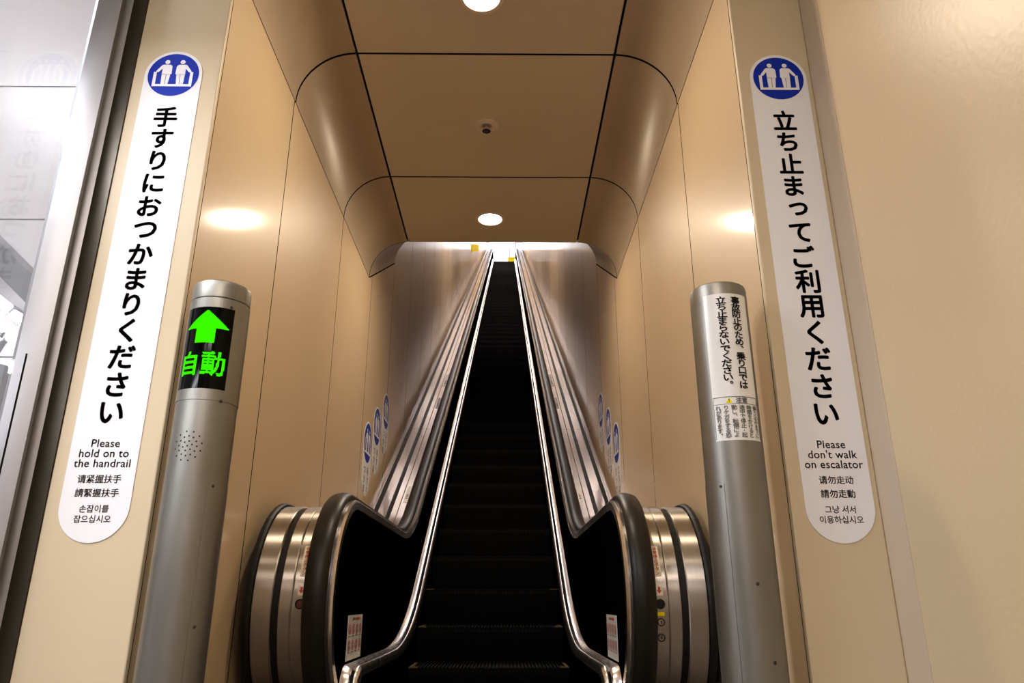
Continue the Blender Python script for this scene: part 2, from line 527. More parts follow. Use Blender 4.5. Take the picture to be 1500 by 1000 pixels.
# side room behind the glass: white panelled wall, its ceiling and far wall
mb = MB()
zs = [0, 0.62, 1.38, 2.14, 2.78, 3.45, 4.5]
YS = 3.20
seams = [0.0, 0.95, 1.62, 0.58 + 0.543 * YS, 0.58 + 0.784 * YS, 4.6]
for a, b in zip(seams[:-1], seams[1:]):
    mb.box(-5.5, -1.4, YS, YS + 0.03, a + 0.004, b - 0.004, 0)
mb.box(-5.5, -1.4, YS + 0.031, YS + 0.08, 0, 4.6, 1)
structure(mb.build('wall_far', [M['whitewall'], M['joint']]))
mb = MB(); mb.box(-5.6, -5.5, -5.0, YS, 0, 4.6)
structure(mb.build('wall_outer', M['whitewall']))
mb = MB(); mb.box(-5.6, -1.27, -5.0, YS + 0.1, 4.6, 4.7)
structure(mb.build('ceiling_side', M['upperwhite']))
mb = MB(); mb.box(-1.40, -1.34, YF + 0.1, YS + 0.1, 0, 4.6)
structure(mb.build('wall_return', M['whitewall']))
mb = MB(); mb.box(-1.36, -1.2, -5.0, YF + 0.1, 3.75, 4.7)
structure(mb.build('wall_over', M['whitewall']))

# upper concourse at the head of the escalator
mb = MB()
mb.box(-2.4, 2.2, 29.0, 44, Z_TOP - 0.3, Z_TOP)
structure(mb.build('floor_upper', M['upperwhite']))
mb = MB(); mb.box(-2.4, 2.2, 28.7, 44, 18.0, 18.1)
structure(mb.build('ceiling_upper', M['upperwhite']))
mb = MB(); mb.box(-2.4, 2.2, 43.9, 44, Z_TOP, 18.0)
structure(mb.build('wall_upper', M['upperwhite']))
for i, s in enumerate((-1, 1)):
    x_ = -2.4 if s < 0 else 2.2
    mb = MB(); mb.box(x_, x_ + s * 0.1, 30.5, 44, Z_TOP, 18.0)
    structure(mb.build('wall_upper_left' if s < 0 else 'wall_upper_right', M['upperwhite']))
mb = MB()
mb.box(-2.4, XL - 0.06, 30.5, 30.6, Z_TOP, 18.0); mb.box(XR + 0.06, 2.2, 30.5, 30.6, Z_TOP, 18.0)
structure(mb.build('wall_upper_front', M['upperwhite']))

# ------------------------------------------------------------------ escalator
ESC = empty('escalator', (XE, 3.0, 0))
tag(ESC, 'long narrow escalator with black steps rising between the beige panelled walls', 'escalator')
OFF = Vector((XE, 3.0, 0))
def E(p):
    return (p[0] - OFF.x, p[1] - OFF.y, p[2] - OFF.z)

Y_HEAD = 28.72                # where the step line meets the upper landing
def fillet(p0, p1, p2, r, n=10):
    p0, p1, p2 = Vector(p0), Vector(p1), Vector(p2)
    a = (p0 - p1).normalized(); b = (p2 - p1).normalized()
    ang = a.angle(b)
    d = r / math.tan(ang / 2)
    t0 = p1 + a * d; t1 = p1 + b * d
    bis = (a + b).normalized()
    c = p1 + bis * (r / math.sin(ang / 2))
    v0 = t0 - c; v1 = t1 - c
    s = math.atan2(v0.x * v1.y - v0.y * v1.x, v0.dot(v1))
    out = []
    for i in range(n + 1):
        q = s * i / n
        out.append(Vector((c.x + v0.x * math.cos(q) - v0.y * math.sin(q), c.y + v0.x * math.sin(q) + v0.y * math.cos(q))))
    return out

def rail_path(zf, c, ztop, y0, y1, r_low=0.7, r_top=2.0, newel=None, n_inc=40, topnewel=None):
    """(y,z) points: optional newel half-round at the foot, level run, incline z = TAN*y + c, level run at the head"""
    yb = (zf - c) / TAN; yt = (ztop - c) / TAN
    pts = []
    if newel:
        yc, r, low = newel
        pts.append(Vector((low, zf - 2 * r)))
        for i in range(25):
            a = -math.pi / 2 - math.pi * i / 24
            pts.append(Vector((yc + r * math.cos(a), zf - r + r * math.sin(a))))
    else:
        pts.append(Vector((y0, zf)))
    f0 = fillet((y0, zf), (yb, zf), (yt, ztop), r_low)
    f1 = fillet((yb, zf), (yt, ztop), (yt + 5, ztop), r_top)
    pts += f0
    a, b = f0[-1], f1[0]
    for i in range(1, n_inc):
        pts.append(a + (b - a) * i / n_inc)
    pts += f1
    if topnewel:
        yc, r = topnewel
        for i in range(17):
            a = math.pi / 2 - math.pi * i / 16
            pts.append(Vector((yc + r * math.cos(a), ztop - r + r * math.sin(a))))
    else:
        pts.append(Vector((y1, ztop)))
    return pts

def normals(pts):
    out = []
    for i in range(len(pts)):
        t = (pts[min(i + 1, len(pts) - 1)] - pts[max(i - 1, 0)]).normalized()
        out.append(Vector((-t.y, t.x)))
    return out

def sweep(mb, pts, prof, side, mi=0, breaks=(), gap=0.004, mis=None):
    """prof: (half, n) closed loop; half measured from the centre line, n along the outward normal of the path"""
    nr = normals(pts)
    # cut into runs at the arclengths in breaks
    runs = []; cur = [(pts[0], nr[0])]; s = 0.0; br = list(breaks)
    for i in range(1, len(pts)):
        L = (pts[i] - pts[i - 1]).length
        while br and s < br[0] <= s + L:
            t = (br[0] - s) / L
            p = pts[i - 1].lerp(pts[i], t); q = nr[i - 1].lerp(nr[i], t)
            d = (pts[i] - pts[i - 1]).normalized() * gap / 2
            cur.append((p - d, q)); runs.append(cur); cur = [(p + d, q)]
            br.pop(0)
        cur.append((pts[i], nr[i])); s += L
    runs.append(cur)
    k = len(prof)
    for run in runs:
        vs = []; fs = []; fm = []
        for p, q in run:
            for h, n in prof:
                vs.append(E((XE + side * h, p.x + q.x * n, p.y + q.y * n)))
        for i in range(len(run) - 1):
            for j in range(k):
                fs.append((i * k + j, i * k + (j + 1) % k, (i + 1) * k + (j + 1) % k, (i + 1) * k + j))
        fs.append(tuple(range(k))); fs.append(tuple((len(run) - 1) * k + j for j in range(k)))
        mb.add(vs, fs, mi)
    return mb

def poly_plate(mb, poly, h0, h1, side, mi=0):
    """a plate in the y-z plane, triangulated because the outline is concave"""
    bm = bmesh.new()
    vs = [bm.verts.new(E((XE + side * h0, p.x, p.y))) for p in poly]
    bm.faces.new(vs)
    bmesh.ops.triangulate(bm, faces=bm.faces[:])
    bm.verts.index_update()
    n = len(vs)
    a = [v.co.copy() for v in bm.verts]
    tr = [tuple(v.index for v in f.verts) for f in bm.faces]
    bm.free()
    b = [Vector((E((XE + side * h1, 0, 0))[0], v.y, v.z)) for v in a]
    fs = tr + [tuple(n + i for i in t[::-1]) for t in tr] + [(i, (i + 1) % n, n + (i + 1) % n, n + i) for i in range(n)]
    mb.add(a + b, fs, mi)

HR_Z, HR_C, HR_T = 0.408 + H, -2.35 + H, Z_TOP + 0.98
DK_Z, DK_C, DK_T = 0.360 + H, -2.40 + H, Z_TOP + 0.93
IN_Z, IN_C, IN_T = -0.225 + H, -2.80 + H, Z_TOP + 0.28
NO_C = -2.27                  # nosing line of the steps
hand = rail_path(HR_Z, HR_C, HR_T, 3.0, 31.5, newel=(3.02, 0.40, 3.5), topnewel=(31.4, 0.38), r_low=1.5)
deck = rail_path(DK_Z, DK_C, DK_T, 3.0, 31.4, newel=(3.08, 0.375, 3.6), r_low=1.5)
inner = [Vector((2.86, IN_Z - 0.09)), Vector((2.875, IN_Z - 0.035)), Vector((2.91, IN_Z - 0.006))] + rail_path(IN_Z, IN_C, IN_T, 2.95, 31.4, r_low=2.2)

def offset(pts, d):
    return [p + q * d for p, q in zip(pts, normals(pts))]

def arclen_at(pts, ytarget):
    s = 0
    for i in range(1, len(pts)):
        if pts[i].x >= ytarget and i > 27: return s
        s += (pts[i] - pts[i - 1]).length
    return s

joint_inner = [0.55, 1.9 + 0.25, 3.6] + [3.6 + 2.4 * i for i in range(1, 12)]
joint_deck = [2.6 + 2.42 * i for i in range(0, 11)]
for side in (-1, 1):
    # handrail: a C-section of rubber
    prof = []
    for i in range(13):
        a = math.pi * i / 12
        prof.append((0.556 + 0.041 * math.cos(a), -0.022 + 0.022 * math.sin(a)))
    prof += [(0.515, -0.030), (0.522, -0.036), (0.590, -0.036), (0.597, -0.030)]
    sweep(MB(), hand, prof, side).build('handrail', M['rubber'], ESC, smooth=True) if False else None
    mb = MB(); sweep(mb, hand, prof, side)
    mb.build('handrail', M['rubber'], ESC, smooth=True)
    # steel guide under the handrail, its bright inner lip
    mb = MB(); sweep(mb, hand, [(0.497, -0.066), (0.497, -0.036), (0.504, -0.029), (0.514, -0.031), (0.590, -0.037), (0.590, -0.066)], side)
    mb.build('handrail_guide', M['chrome'], ESC, smooth=True)
    # black inner panel between guide and inner deck
    top = offset(hand, -0.064)
    base = [p - Vector((0, 0.14)) for p in inner if p.x > 3.1][::-1]
    top = [p for p in top if True]
    top = top[1:-6]
    poly = top + base
    mb = MB(); poly_plate(mb, poly, 0.499, 0.53, side)
    mb.build('balustrade_panel', M['black'], ESC)
    # inner deck strip
    mb = MB(); sweep(mb, inner, [(0.430, -0.03), (0.430, -0.016), (0.433, -0.006), (0.439, 0.001), (0.447, 0.005), (0.456, 0.005), (0.463, 0.001), (0.466, -0.005), (0.473, -0.006), (0.4985, 0.006), (0.4985, -0.03)], side, breaks=joint_inner)
    mb.build('inner_deck', M['chrome'], ESC, smooth=True)
    # skirt panel
    mb = MB(); sweep(mb, inner, [(0.430, -0.40), (0.430, -0.031), (0.446, -0.031), (0.446, -0.40)], side)
    mb.build('skirt_panel', M['black'], ESC)
    # outer deck: two steel bands with a black groove between and a black edge
    k_cut = next(i for i, p in enumerate(deck) if i > 27 and p.x > 4.0)
    def band(mb, path, h0, h1, br):
        sweep(mb, path, [(h0, -0.03), (h0, -0.004), (h0 + 0.003, 0.0), (h1 - 0.003, 0.0), (h1, -0.004), (h1, -0.03)], side, breaks=br)
    for part, path, br, m_ in (('newel_cover', deck[:k_cut] , (), 'newel'), ('outer_deck', deck[k_cut - 1:], joint_deck, 'deck')):
        mb = MB()
        for h0, h1 in ((0.603, 0.649), (0.651, 0.694), (0.719, 0.787)):
            band(mb, path, h0, h1, br)
        od = mb.build(part, M[m_], ESC, smooth=True)
        uv = od.data.uv_layers.new(name='brush')
        for lp in od.data.loops:
            co = od.data.vertices[lp.vertex_index].co
            uv.data[lp.index].uv = (co.x, co.y * 0.83 + co.z * 0.55)
    mb = MB(); sweep(mb, deck, [(0.600, -0.032), (0.600, -0.010), (0.7875, -0.010), (0.7875, -0.032)], side)
    sweep(mb, deck, [(0.7875, -0.032), (0.7875, 0.008), (0.795, 0.013), (0.807, 0.013), (0.813, 0.006), (0.813, -0.032)], side)
    mb.build('deck_rubber_seam', M['blackgap'], ESC)
    # lower strip closing the gap to the wall
    wall_half = abs((XL if side < 0 else XR) - XE) - 0.002
    dk2 = [p for p in deck if p.x > 3.55 and p.y > 0.7]
    mb = MB(); sweep(mb, dk2, [(0.814, -0.07), (0.814, -0.05), (wall_half, -0.05), (wall_half, -0.07)], side)
    mb.build('wall_filler', M['deck'], ESC)
    # closed body of the newel under the outer deck
    body = [p for p in offset(deck, -0.031)[1:26]] + [Vector((4.4, DK_Z - 0.031)), Vector((4.4, 0.0)), Vector((3.08, 0.0))]
    mb = MB(); poly_plate(mb, body, 0.60, 0.808, side)
    mb.build('newel_body', M['blackgap'], ESC)

# steps
def step_z(yn):
    """height of the nosing at depth yn: level at foot and head, 30 degrees between, eased"""
    z = NO_C + TAN * yn
    sp = lambda t, k: t if t > 40 * k else k * math.log(1 + math.exp(t / k))
    return Z_TOP - sp(Z_TOP - sp(z, 0.2), 0.1)

def step_mesh():
    mb = MB()
    w = 0.424
    n = 44
    p = 2 * w / n
    # cleated tread: ridges running front to back; nosing at local y=0, tread behind it
    for i in range(n):
        x0 = -w + i * p
        mb.box(x0, x0 + p * 0.45, 0.0, 0.40, -0.012, 0.0)
    mb.box(-w, w, 0.002, 0.40, -0.03, -0.012)
    # curved riser with cleats
    prof = [(0.0, -0.004), (0.012, -0.06), (0.032, -0.13), (0.062, -0.235), (0.085, -0.235), (0.055, -0.13), (0.032, -0.06), (0.02, -0.012)]
    mb.prism(prof, 'x', -w, w)
    for i in range(n):
        x0 = -w + i * p
        rp = [(-0.004, -0.006), (0.007, -0.06), (0.027, -0.13), (0.057, -0.23), (0.062, -0.235), (0.032, -0.13), (0.012, -0.06), (0.0, -0.004)]
        mb.prism(rp, 'x', x0, x0 + p * 0.45)
    return mb

step_proto = None
mark_proto = None
yn = 3.05
k = 0
Y_COMB_TOP = 29.0
while yn < Y_COMB_TOP + 0.3:
    z = step_z(yn)
    loc = Vector((0, yn, z)) - Vector((0, OFF.y, 0))
    if step_proto is None:
        st = step_mesh().build('step', M['step'], ESC, clean=False)
        mks = []
        for s in (-1, 1):
            mb = MB(); mb.prism([(s * 0.423, -0.0055), (s * 0.375, -0.0055), (s * 0.375, 0.03), (s * 0.405, 0.03), (s * 0.405, 0.30), (s * 0.423, 0.30)], 'z', -0.004, 0.0012)
            mk = mb.build('edge_marking', M['yellow_edge'], st)
            mk['label'] = 'worn yellow corner marking'
            mks.append(mk)
        step_proto, mark_proto = st, mks
    else:
        st = step_proto.copy(); COL.objects.link(st)
        if k < 6:
            for m_ in mark_proto:
                mk = m_.copy(); COL.objects.link(mk); mk.parent = st
    st.parent = ESC
    st.location = loc
    k += 1
    yn += 0.40

# landing plates, combs, underside
mb = MB()
mb.box(-0.427, 0.427, -0.9, -0.05, 0.0, 0.012)
for i in range(44):
    x0 = -0.42 + i * 0.0191
    mb.box(x0, x0 + 0.008, -0.05, 0.02, 0.0, 0.01)
mb.build('comb_plate', M['darkfloor'], ESC, clean=False)
mb = MB(); mb.prism([(2.9 - 3, -0.30), (4.2 - 3, -0.30), (29.2 - 3, Z_TOP - 0.62), (31.4 - 3, Z_TOP - 0.62), (31.4 - 3, Z_TOP - 0.72), (29.2 - 3, Z_TOP - 0.72), (4.3 - 3, -0.42), (2.9 - 3, -0.42)], 'x', -0.80, 0.80)
mb.build('truss_soffit', M['blackgap'], ESC)
mb = MB(); mb.box(-0.427, 0.427, 26.3, 28.4, Z_TOP - 0.02, Z_TOP + 0.004)
mb.build('landing_plate', M['darkfloor'], ESC)

# --- stickers and buttons on the newel fronts (pieces of the escalator)
def deck_point(zrel_abs):
    """front surface y of the outer deck newel at absolute height z, with its outward slope"""
    r = 0.375; zc = DK_Z - r; yc = 3.08
    dz = max(-r, min(r, zrel_abs - zc))
    return yc - math.sqrt(max(0, r * r - dz * dz))
def newel_face(cx, z):
    """a sticker face on the half-round newel: u across, v along the arc upwards"""
    r = 0.375; zc = DK_Z - r; yc = 3.08
    a0 = math.asin((z - zc) / r)
    def f(u, v, d):
        a = a0 + v / r
        return E((cx + u, yc - (r + d) * math.cos(a), zc + (r + d) * math.sin(a)))
    return f

for side in (-1, 1):
    cx = XE + side * 0.6195
    f = newel_face(cx, 0.715)
    vs_, fs_ = [], []
    def strip(f, w, h, t, name, m, parent, n=8):
        vs = []; fs = []
        for i in range(n + 1):
            v = -h / 2 + h * i / n
            for u, d in ((-w / 2, 0), (w / 2, 0), (w / 2, t), (-w / 2, t)):
                vs.append(f(u, v, d))
        for i in range(n):
            for q in range(4):
                fs.append((i * 4 + q, (i + 1) * 4 + q, (i + 1) * 4 + (q + 1) % 4, i * 4 + (q + 1) % 4))
        fs += [(0, 1, 2, 3), tuple(n * 4 + q for q in range(4))]
        return link_mesh(name, vs, fs, m, parent)
    s1 = strip(f, 0.026, 0.115, 0.0012, 'stop_button_label', M['dirty_label'], ESC)
    s1['label'] = 'cream label with red upright writing'
    a = Art(f)
    for i, ch in enumerate('非常停止ボタン'):
        a.text(ch, 0, 0.046 - i * 0.0153, 0.0155, 0.0016, weight=0.0004)
    a.build('lettering', M['red'], s1)
    f2 = newel_face(cx, 0.615)
    s2 = strip(f2, 0.024, 0.034, 0.0012, 'arrow_label', M['dirty_label'], ESC, 4)
    s2['label'] = 'cream label with a red arrow pointing down'
    a = Art(f2)
    a.poly([(-0.004, 0.011), (0.004, 0.011), (0.004, 0.0), (0.009, 0.0), (0, -0.011), (-0.009, 0.0), (-0.004, 0.0)], 0.0016)
    a.build('arrow', M['red'], s2)
    def button(z, r, name, ring, core, label):
        fb = newel_face(cx, z)
        vs = []; fs = []
        n = 20
        prof = [(r * 1.35, 0.0), (r * 1.35, 0.004), (r * 1.15, 0.006), (r * 0.95, 0.003)]
        for i in range(n):
            an = 2 * math.pi * i / n
            for rr, d in prof:
                vs.append(fb(rr * math.cos(an), rr * math.sin(an), d))
        kk = len(prof)
        for i in range(n):
            for q in range(kk - 1):
                fs.append((i * kk + q, ((i + 1) % n) * kk + q, ((i + 1) % n) * kk + q + 1, i * kk + q + 1))
        o = link_mesh(name, vs, fs, ring, ESC, smooth=True)
        o['label'] = label
        Art(fb).disc(0, 0, r * 0.97, 0.0035, n=20).build('button_face', core, o)
        return fb
    button(0.570, 0.0125, 'stop_button', M['blackgap'] if side < 0 else M['screw'], M['darkred'] if side < 0 else M['blackgap'], 'round stop button in a dark ring')
    if side > 0:
        f3 = newel_face(cx, 0.538)
        s3 = strip(f3, 0.026, 0.012, 0.0012, 'key_label', M['yellow'], ESC, 3)
        s3['label'] = 'small yellow label'
        for z in (0.512, 0.462):
            fb = button(z, 0.0100, 'key_switch', M['screw'], M['chrome'], 'round key switch with a bright centre')
            Art(fb).rect(-0.0012, 0.0012, -0.005, 0.005, 0.005).build('key_slot', M['blackgap'], ESC)

    # picture label with prohibitions on the black inner panel
    hx = 0.499
    if side < 0:
        fm = lambda u, v, d: E((XE - hx + d, 3.09 + u * 1.75, 0.450 + v * 1.2))
    else:
        fm = lambda u, v, d: E((XE + hx - d, 3.07 - u * 1.75, 0.450 + v * 1.2))
    lab = plate(fm, [(-0.082, -0.066), (0.082, -0.066), (0.082, 0.066), (-0.082, 0.066)], 0.0015, 'caution_label', M['label'], ESC)
    lab['label'] = 'white label with two rows of small caution pictures'
    a = Art(fm)
    a.rect(-0.035, -0.005, 0.050, 0.058, 0.002, 1); a.rect(0.0, 0.045, 0.050, 0.058, 0.002, 0)
    for r_ in range(2):
        for c_ in range(4):
            px_, py_ = -0.060 + c_ * 0.040, 0.024 - r_ * 0.047
            a.ring(px_, py_, 0.0125, 0.0155, 0.0022, 0, 16)
            a.disc(px_, py_ + 0.006, 0.0035, 0.0021, 1, 10)
            a.poly([(px_ - 0.005, py_ - 0.009), (px_ + 0.004, py_ - 0.010), (px_ + 0.004, py_ + 0.002), (px_ - 0.003, py_ + 0.003)], 0.0021, 1)
            a.poly([(px_ - 0.011, py_ + 0.009), (px_ - 0.009, py_ + 0.011), (px_ + 0.011, py_ - 0.009), (px_ + 0.009, py_ - 0.011)], 0.0023, 0)
            a.rect(px_ - 0.013, px_ + 0.013, py_ - 0.0215, py_ - 0.0185, 0.0021, 1)
    a.build('caution_pictures', [M['red'], M['greyink']], lab)

    # paper-white labels on the sloping outer deck
    th = R(30)
    def deck_face(y0, c0=DK_C):
        z0 = TAN * y0 + c0
        cxx = XE + side * 0.6195
        return lambda u, v, d: E((cxx + u, y0 + v * math.cos(th) - d * math.sin(th), z0 + v * math.sin(th) + d * math.cos(th)))
    for y0, L in ((5.42, 0.30), (7.55, 0.42), (8.42, 0.60)):
        fd = deck_face(y0)
        pl_ = plate(fd, [(-0.015, -L / 2), (0.015, -L / 2), (0.015, L / 2), (-0.015, L / 2)], 0.0012, 'deck_label', M['label'], ESC)
        pl_['label'] = 'white strip label with small marks'
        for q in range(4):
            v = -L * 0.30 + q * L * 0.08
            Art(fd).rect(-0.007, 0.007, v, v + L * 0.045, 0.0018).build('printed_mark', M['red'] if q % 2 else M['ink'], pl_)

# ------------------------------------------------------------------ big signs on the pillars
def pictogram(a, cx, cy, r, d, mi_w=0):
    def P(pts, m=1):
        return [(cx + m * u * r, cy + v * r) for u, v in pts]
    for m in (1, -1):
        a.disc(cx - m * 0.30 * r, cy + 0.60 * r, 0.098 * r, d, mi_w, 20)
        a.poly(P([(-0.44, 0.475), (-0.17, 0.475), (-0.10, 0.42), (-0.085, 0.36), (-0.075, 0.03), (-0.14, 0.00), (-0.46, 0.00), (-0.455, 0.30), (-0.50, 0.44)], m), d, mi_w)
        a.poly(P([(-0.455, 0.02), (-0.285, 0.02), (-0.298, -0.46), (-0.44, -0.46)], m), d, mi_w)
        a.poly(P([(-0.262, 0.02), (-0.115, 0.02), (-0.165, -0.46), (-0.28, -0.46)], m), d, mi_w)
        a.poly(P([(-0.44, 0.475), (-0.50, 0.44), (-0.70, 0.16), (-0.66, 0.095), (-0.58, 0.13), (-0.44, 0.31)], m), d + 0.0001, mi_w)
        a.poly(P([(-0.775, 0.125), (-0.655, 0.125), (-0.655, -0.47), (-0.775, -0.56)], m), d + 0.0002, mi_w)
    a.poly(P([(-0.775, -0.56), (0.775, -0.56), (0.775, -0.455), (-0.775, -0.455)]), d + 0.0003, mi_w)

def big_sign(cx, label, chars, english, chinese, korean):
    o_z = 0.722 + 0.0
    fm = face_front(cx, 0, YF)
    board = plate(fm, capsule(0.186, 2.288, 0.722), 0.002, 'sign', M['white'])
    tag(board, label, 'sign', 'capsule signs on the pillars')
    Art(fm).disc(0, 2.1955, 0.0825, 0.0026, n=64).build('pictogram_disc', M['blue'], board)
    disc = board.children[0]
    a = Art(fm); pictogram(a, 0, 2.1955, 0.0825, 0.0032); a.build('figures', M['white'], disc)
    a = Art(fm)
    n = len(chars)
    for i, ch in enumerate(chars):
        z = 2.033 + (1.069 - 2.033) * i / (n - 1)
        small = ch == 'っ'
        a.text(ch, 0.004 if small else 0.0, z, 0.0785, 0.0026, weight=0.0023, centre=True)
    a.build('lettering', M['ink'], board)
    a = Art(fm)
    for z, t in zip((0.985, 0.9575, 0.9305), english):
        vs, fs = glyph_tris(t, 0.0305, 0.00035, spacing=1.04)
        x0 = min(v[0] for v in vs); x1 = max(v[0] for v in vs)
        a.mb.add([fm(v[0] - (x0 + x1) / 2, z - 0.002 + v[1], 0.0026) for v in vs], fs)
    a.build('english_lettering', M['greyink'], board)
    a = Art(fm)
    for z, t in zip((0.8875, 0.851), chinese):
        a.text(t, 0, z, 0.0235, 0.0026, weight=0.0004)
    a.build('chinese_lettering', M['greyink'], board)
    a = Art(fm)
    for z, t in zip((0.8095, 0.783), korean):
        a.text(t, 0, z, 0.0215, 0.0026, weight=0.0003)
    a.build('korean_lettering', M['greyink'], board)
    return board

big_sign(-1.0845, 'tall white capsule sign asking to hold the handrail, beside the steel door frame', '手すりにおつかまりください',
         ('Please', 'hold on to', 'the handrail'), ('请紧握扶手', '請緊握扶手'), ('손잡이를', '잡으십시오'))
big_sign(0.890, 'tall white capsule sign asking not to walk, beside the plain beige side wall', '立ち止まってご利用ください',
         ('Please', "don't walk", 'on escalator'), ('请勿走动', '請勿走動'), ('그냥 서서', '이용하십시오'))

# ------------------------------------------------------------------ small signs on the tunnel walls
def wall_sign(x, s, yc, zt, zb, label, t1, t2):
    fm = face_plus_x(x, yc, 0) if s < 0 else face_minus_x(x, yc, 0)
    b = plate(fm, capsule(0.29, zt, zb), 0.0015, 'wall_sign', M['white'])
    tag(b, label, 'sign', 'small capsule signs on the tunnel walls')
    zc = zt - 0.145
    Art(fm).disc(0, zc, 0.133, 0.002, n=48).build('pictogram_disc', M['blue'], b)
    d = b.children[0]
    a = Art(fm); pictogram(a, 0, zc, 0.133, 0.0025); a.build('figures', M['white'], d)
    for u_, t_ in ((0.055, t1), (-0.055, t2)):
        a = Art(fm)
        for i, ch in enumerate(t_):
            a.text(ch, u_, zc - 0.185 - i * 0.062, 0.062, 0.002, weight=0.001)
        a.build('lettering', M['greyink'], b)

order = ('lowest of three', 'middle of three', 'highest of three')
for (yc, zt, zb), w in zip(((4.98, 1.735, 1.235), (5.30, 1.92, 1.43), (5.66, 2.12, 1.65)), order):
    wall_sign(XL, -1, yc, zt, zb, f'small white capsule sign with blue disc, {w} on the handrail-sign side wall', '手すり', 'つかま')
for (yc, zt, zb), w in zip(((5.02, 1.745, 1.25), (5.37, 1.94, 1.45), (5.76, 2.16, 1.68)), order):
    wall_sign(XR, 1, yc, zt, zb, f'small white capsule sign with blue disc, {w} on the no-walking-sign side wall', '立ち止', 'まって')

# ------------------------------------------------------------------ the two steel posts
PR = 0.080
def post(name, x, label, gap=0.002):
    root = empty(name, (x, YF, 0))
    tag(root, label, 'post', 'steel bollard posts by the escalator')
    mb = MB(); mb.lathe((0, 0, 0), [(0, 0.0), (PR + 0.012, 0.0), (PR + 0.012, 0.012), (PR, 0.014), (PR, 1.384 - gap), (0, 1.384 - gap)], 64)
    mb.build('shaft', M['post'], root, smooth=True)
    mb = MB(); mb.lathe((0, 0, 0), [(0, 1.384), (PR - gap, 1.384), (PR, 1.384 + gap), (PR, 1.424), (PR - 0.002, 1.434), (PR - 0.007, 1.438), (PR - 0.013, 1.438), (PR - 0.015, 1.434), (0, 1.434)], 64)
    mb.build('cap', M['post'], root, smooth=True)
    return root

def post_screws(root, spots):
    for az, z in spots:
        f = face_cyl(0, 0, z, PR)
        vs = []; fs = []
        n = 12
        prof = [(0.0045, 0.0), (0.0045, 0.0015), (0.003, 0.0028), (0.0006, 0.003)]
        for i in range(n):
            an = 2 * math.pi * i / n
            for rr, d in prof:
                vs.append(f(az * PR + rr * math.cos(an), rr * math.sin(an), d))
        kk = len(prof)
        for i in range(n):
            for q in range(kk - 1):
                fs.append((i * kk + q, ((i + 1) % n) * kk + q, ((i + 1) % n) * kk + q + 1, i * kk + q + 1))
        link_mesh('screw', vs, fs, M['screw'], root)

pL = post('display_post', -0.826, 'round steel post with a green lit arrow display and speaker holes')
f0 = face_cyl(0, 0, 0, PR)
# sleeve with the display
curved_plate(f0, -PR * math.pi * 0.999, PR * math.pi * 0.999, 1.088, 1.380, 0.0015, 'display_sleeve', M['post'], pL, 72)
scr = curved_plate(f0, -0.0705, 0.0705, 1.118, 1.352, 0.0022, 'display_screen', M['screen'], pL, 32)
def point_in_tri(p, a, b, c):
    d1 = (p[0] - b[0]) * (a[1] - b[1]) - (a[0] - b[0]) * (p[1] - b[1])
    d2 = (p[0] - c[0]) * (b[1] - c[1]) - (b[0] - c[0]) * (p[1] - c[1])
    d3 = (p[0] - a[0]) * (c[1] - a[1]) - (c[0] - a[0]) * (p[1] - a[1])
    return not ((d1 < 0 or d2 < 0 or d3 < 0) and (d1 > 0 or d2 > 0 or d3 > 0))
def raster(body, weight, n):
    vs, fs = glyph_tris(body, 1.0, weight)
    vs = centred(vs)
    w = max(v[0] for v in vs); h = max(v[1] for v in vs)
    bits = []
    for r_ in range(n):
        row = ''
        for c_ in range(n):
            p = (-w + 2 * w * (c_ + 0.5) / n, h - 2 * h * (r_ + 0.5) / n)
            hit = any(point_in_tri(p, vs[f[0]], vs[f[i]], vs[f[i + 1]]) for f in fs for i in range(1, len(f) - 1))
            row += '#' if hit else '.'
        bits.append(row)
    return bits
def led(a, bits, u0, v0, pu, pv, d):
    for r_, row in enumerate(bits):
        for c_, ch in enumerate(row):
            if ch == '#':
                u = u0 + c_ * pu; v = v0 - r_ * pv
                a.poly([(u, v - pv), (u + pu, v - pv), (u + pu, v), (u, v)], d)
a = Art(f0)
arrow = []
for i in range(16):
    half = i + 1
    arrow.append('.' * (16 - half) + '#' * (2 * half) + '.' * (16 - half))
for i in range(13):
    arrow.append('.' * 9 + '#' * 14 + '.' * 9)
led(a, arrow, -0.062 + 0.0035, 1.341, 0.1185 / 32, 0.0945 / 29, 0.0028)
a.build('arrow', M['led'], scr)
a = Art(f0)
led(a, raster('自', 0.022, 18), -0.057, 1.222, 0.046 / 18, 0.068 / 18, 0.0028)
led(a, raster('動', 0.016, 24), 0.001, 1.222, 0.060 / 24, 0.068 / 24, 0.0028)
a.build('lettering', M['led'], scr)
# speaker holes
a = Art(f0)
for ring, n in ((0.0, 1), (0.012, 6), (0.024, 12), (0.036, 12)):
    for i in range(n):
        an = 2 * math.pi * i / n + ring * 20
        a.disc(-0.004 + ring * math.cos(an), 0.962 + ring * 1.08 * math.sin(an), 0.0024, 0.0006, n=10)
a.build('speaker_grille', M['blackgap'], pL)
curved_plate(face_cyl(0, 0, 0, PR), 0.060, 0.150, 0.10, 0.872, 0.0015, 'cover_plate', M['post'], pL, 16)
post_screws(pL, [(0.74, 1.358), (0.80, 1.088), (0.92, 0.862), (0.92, 0.52)])

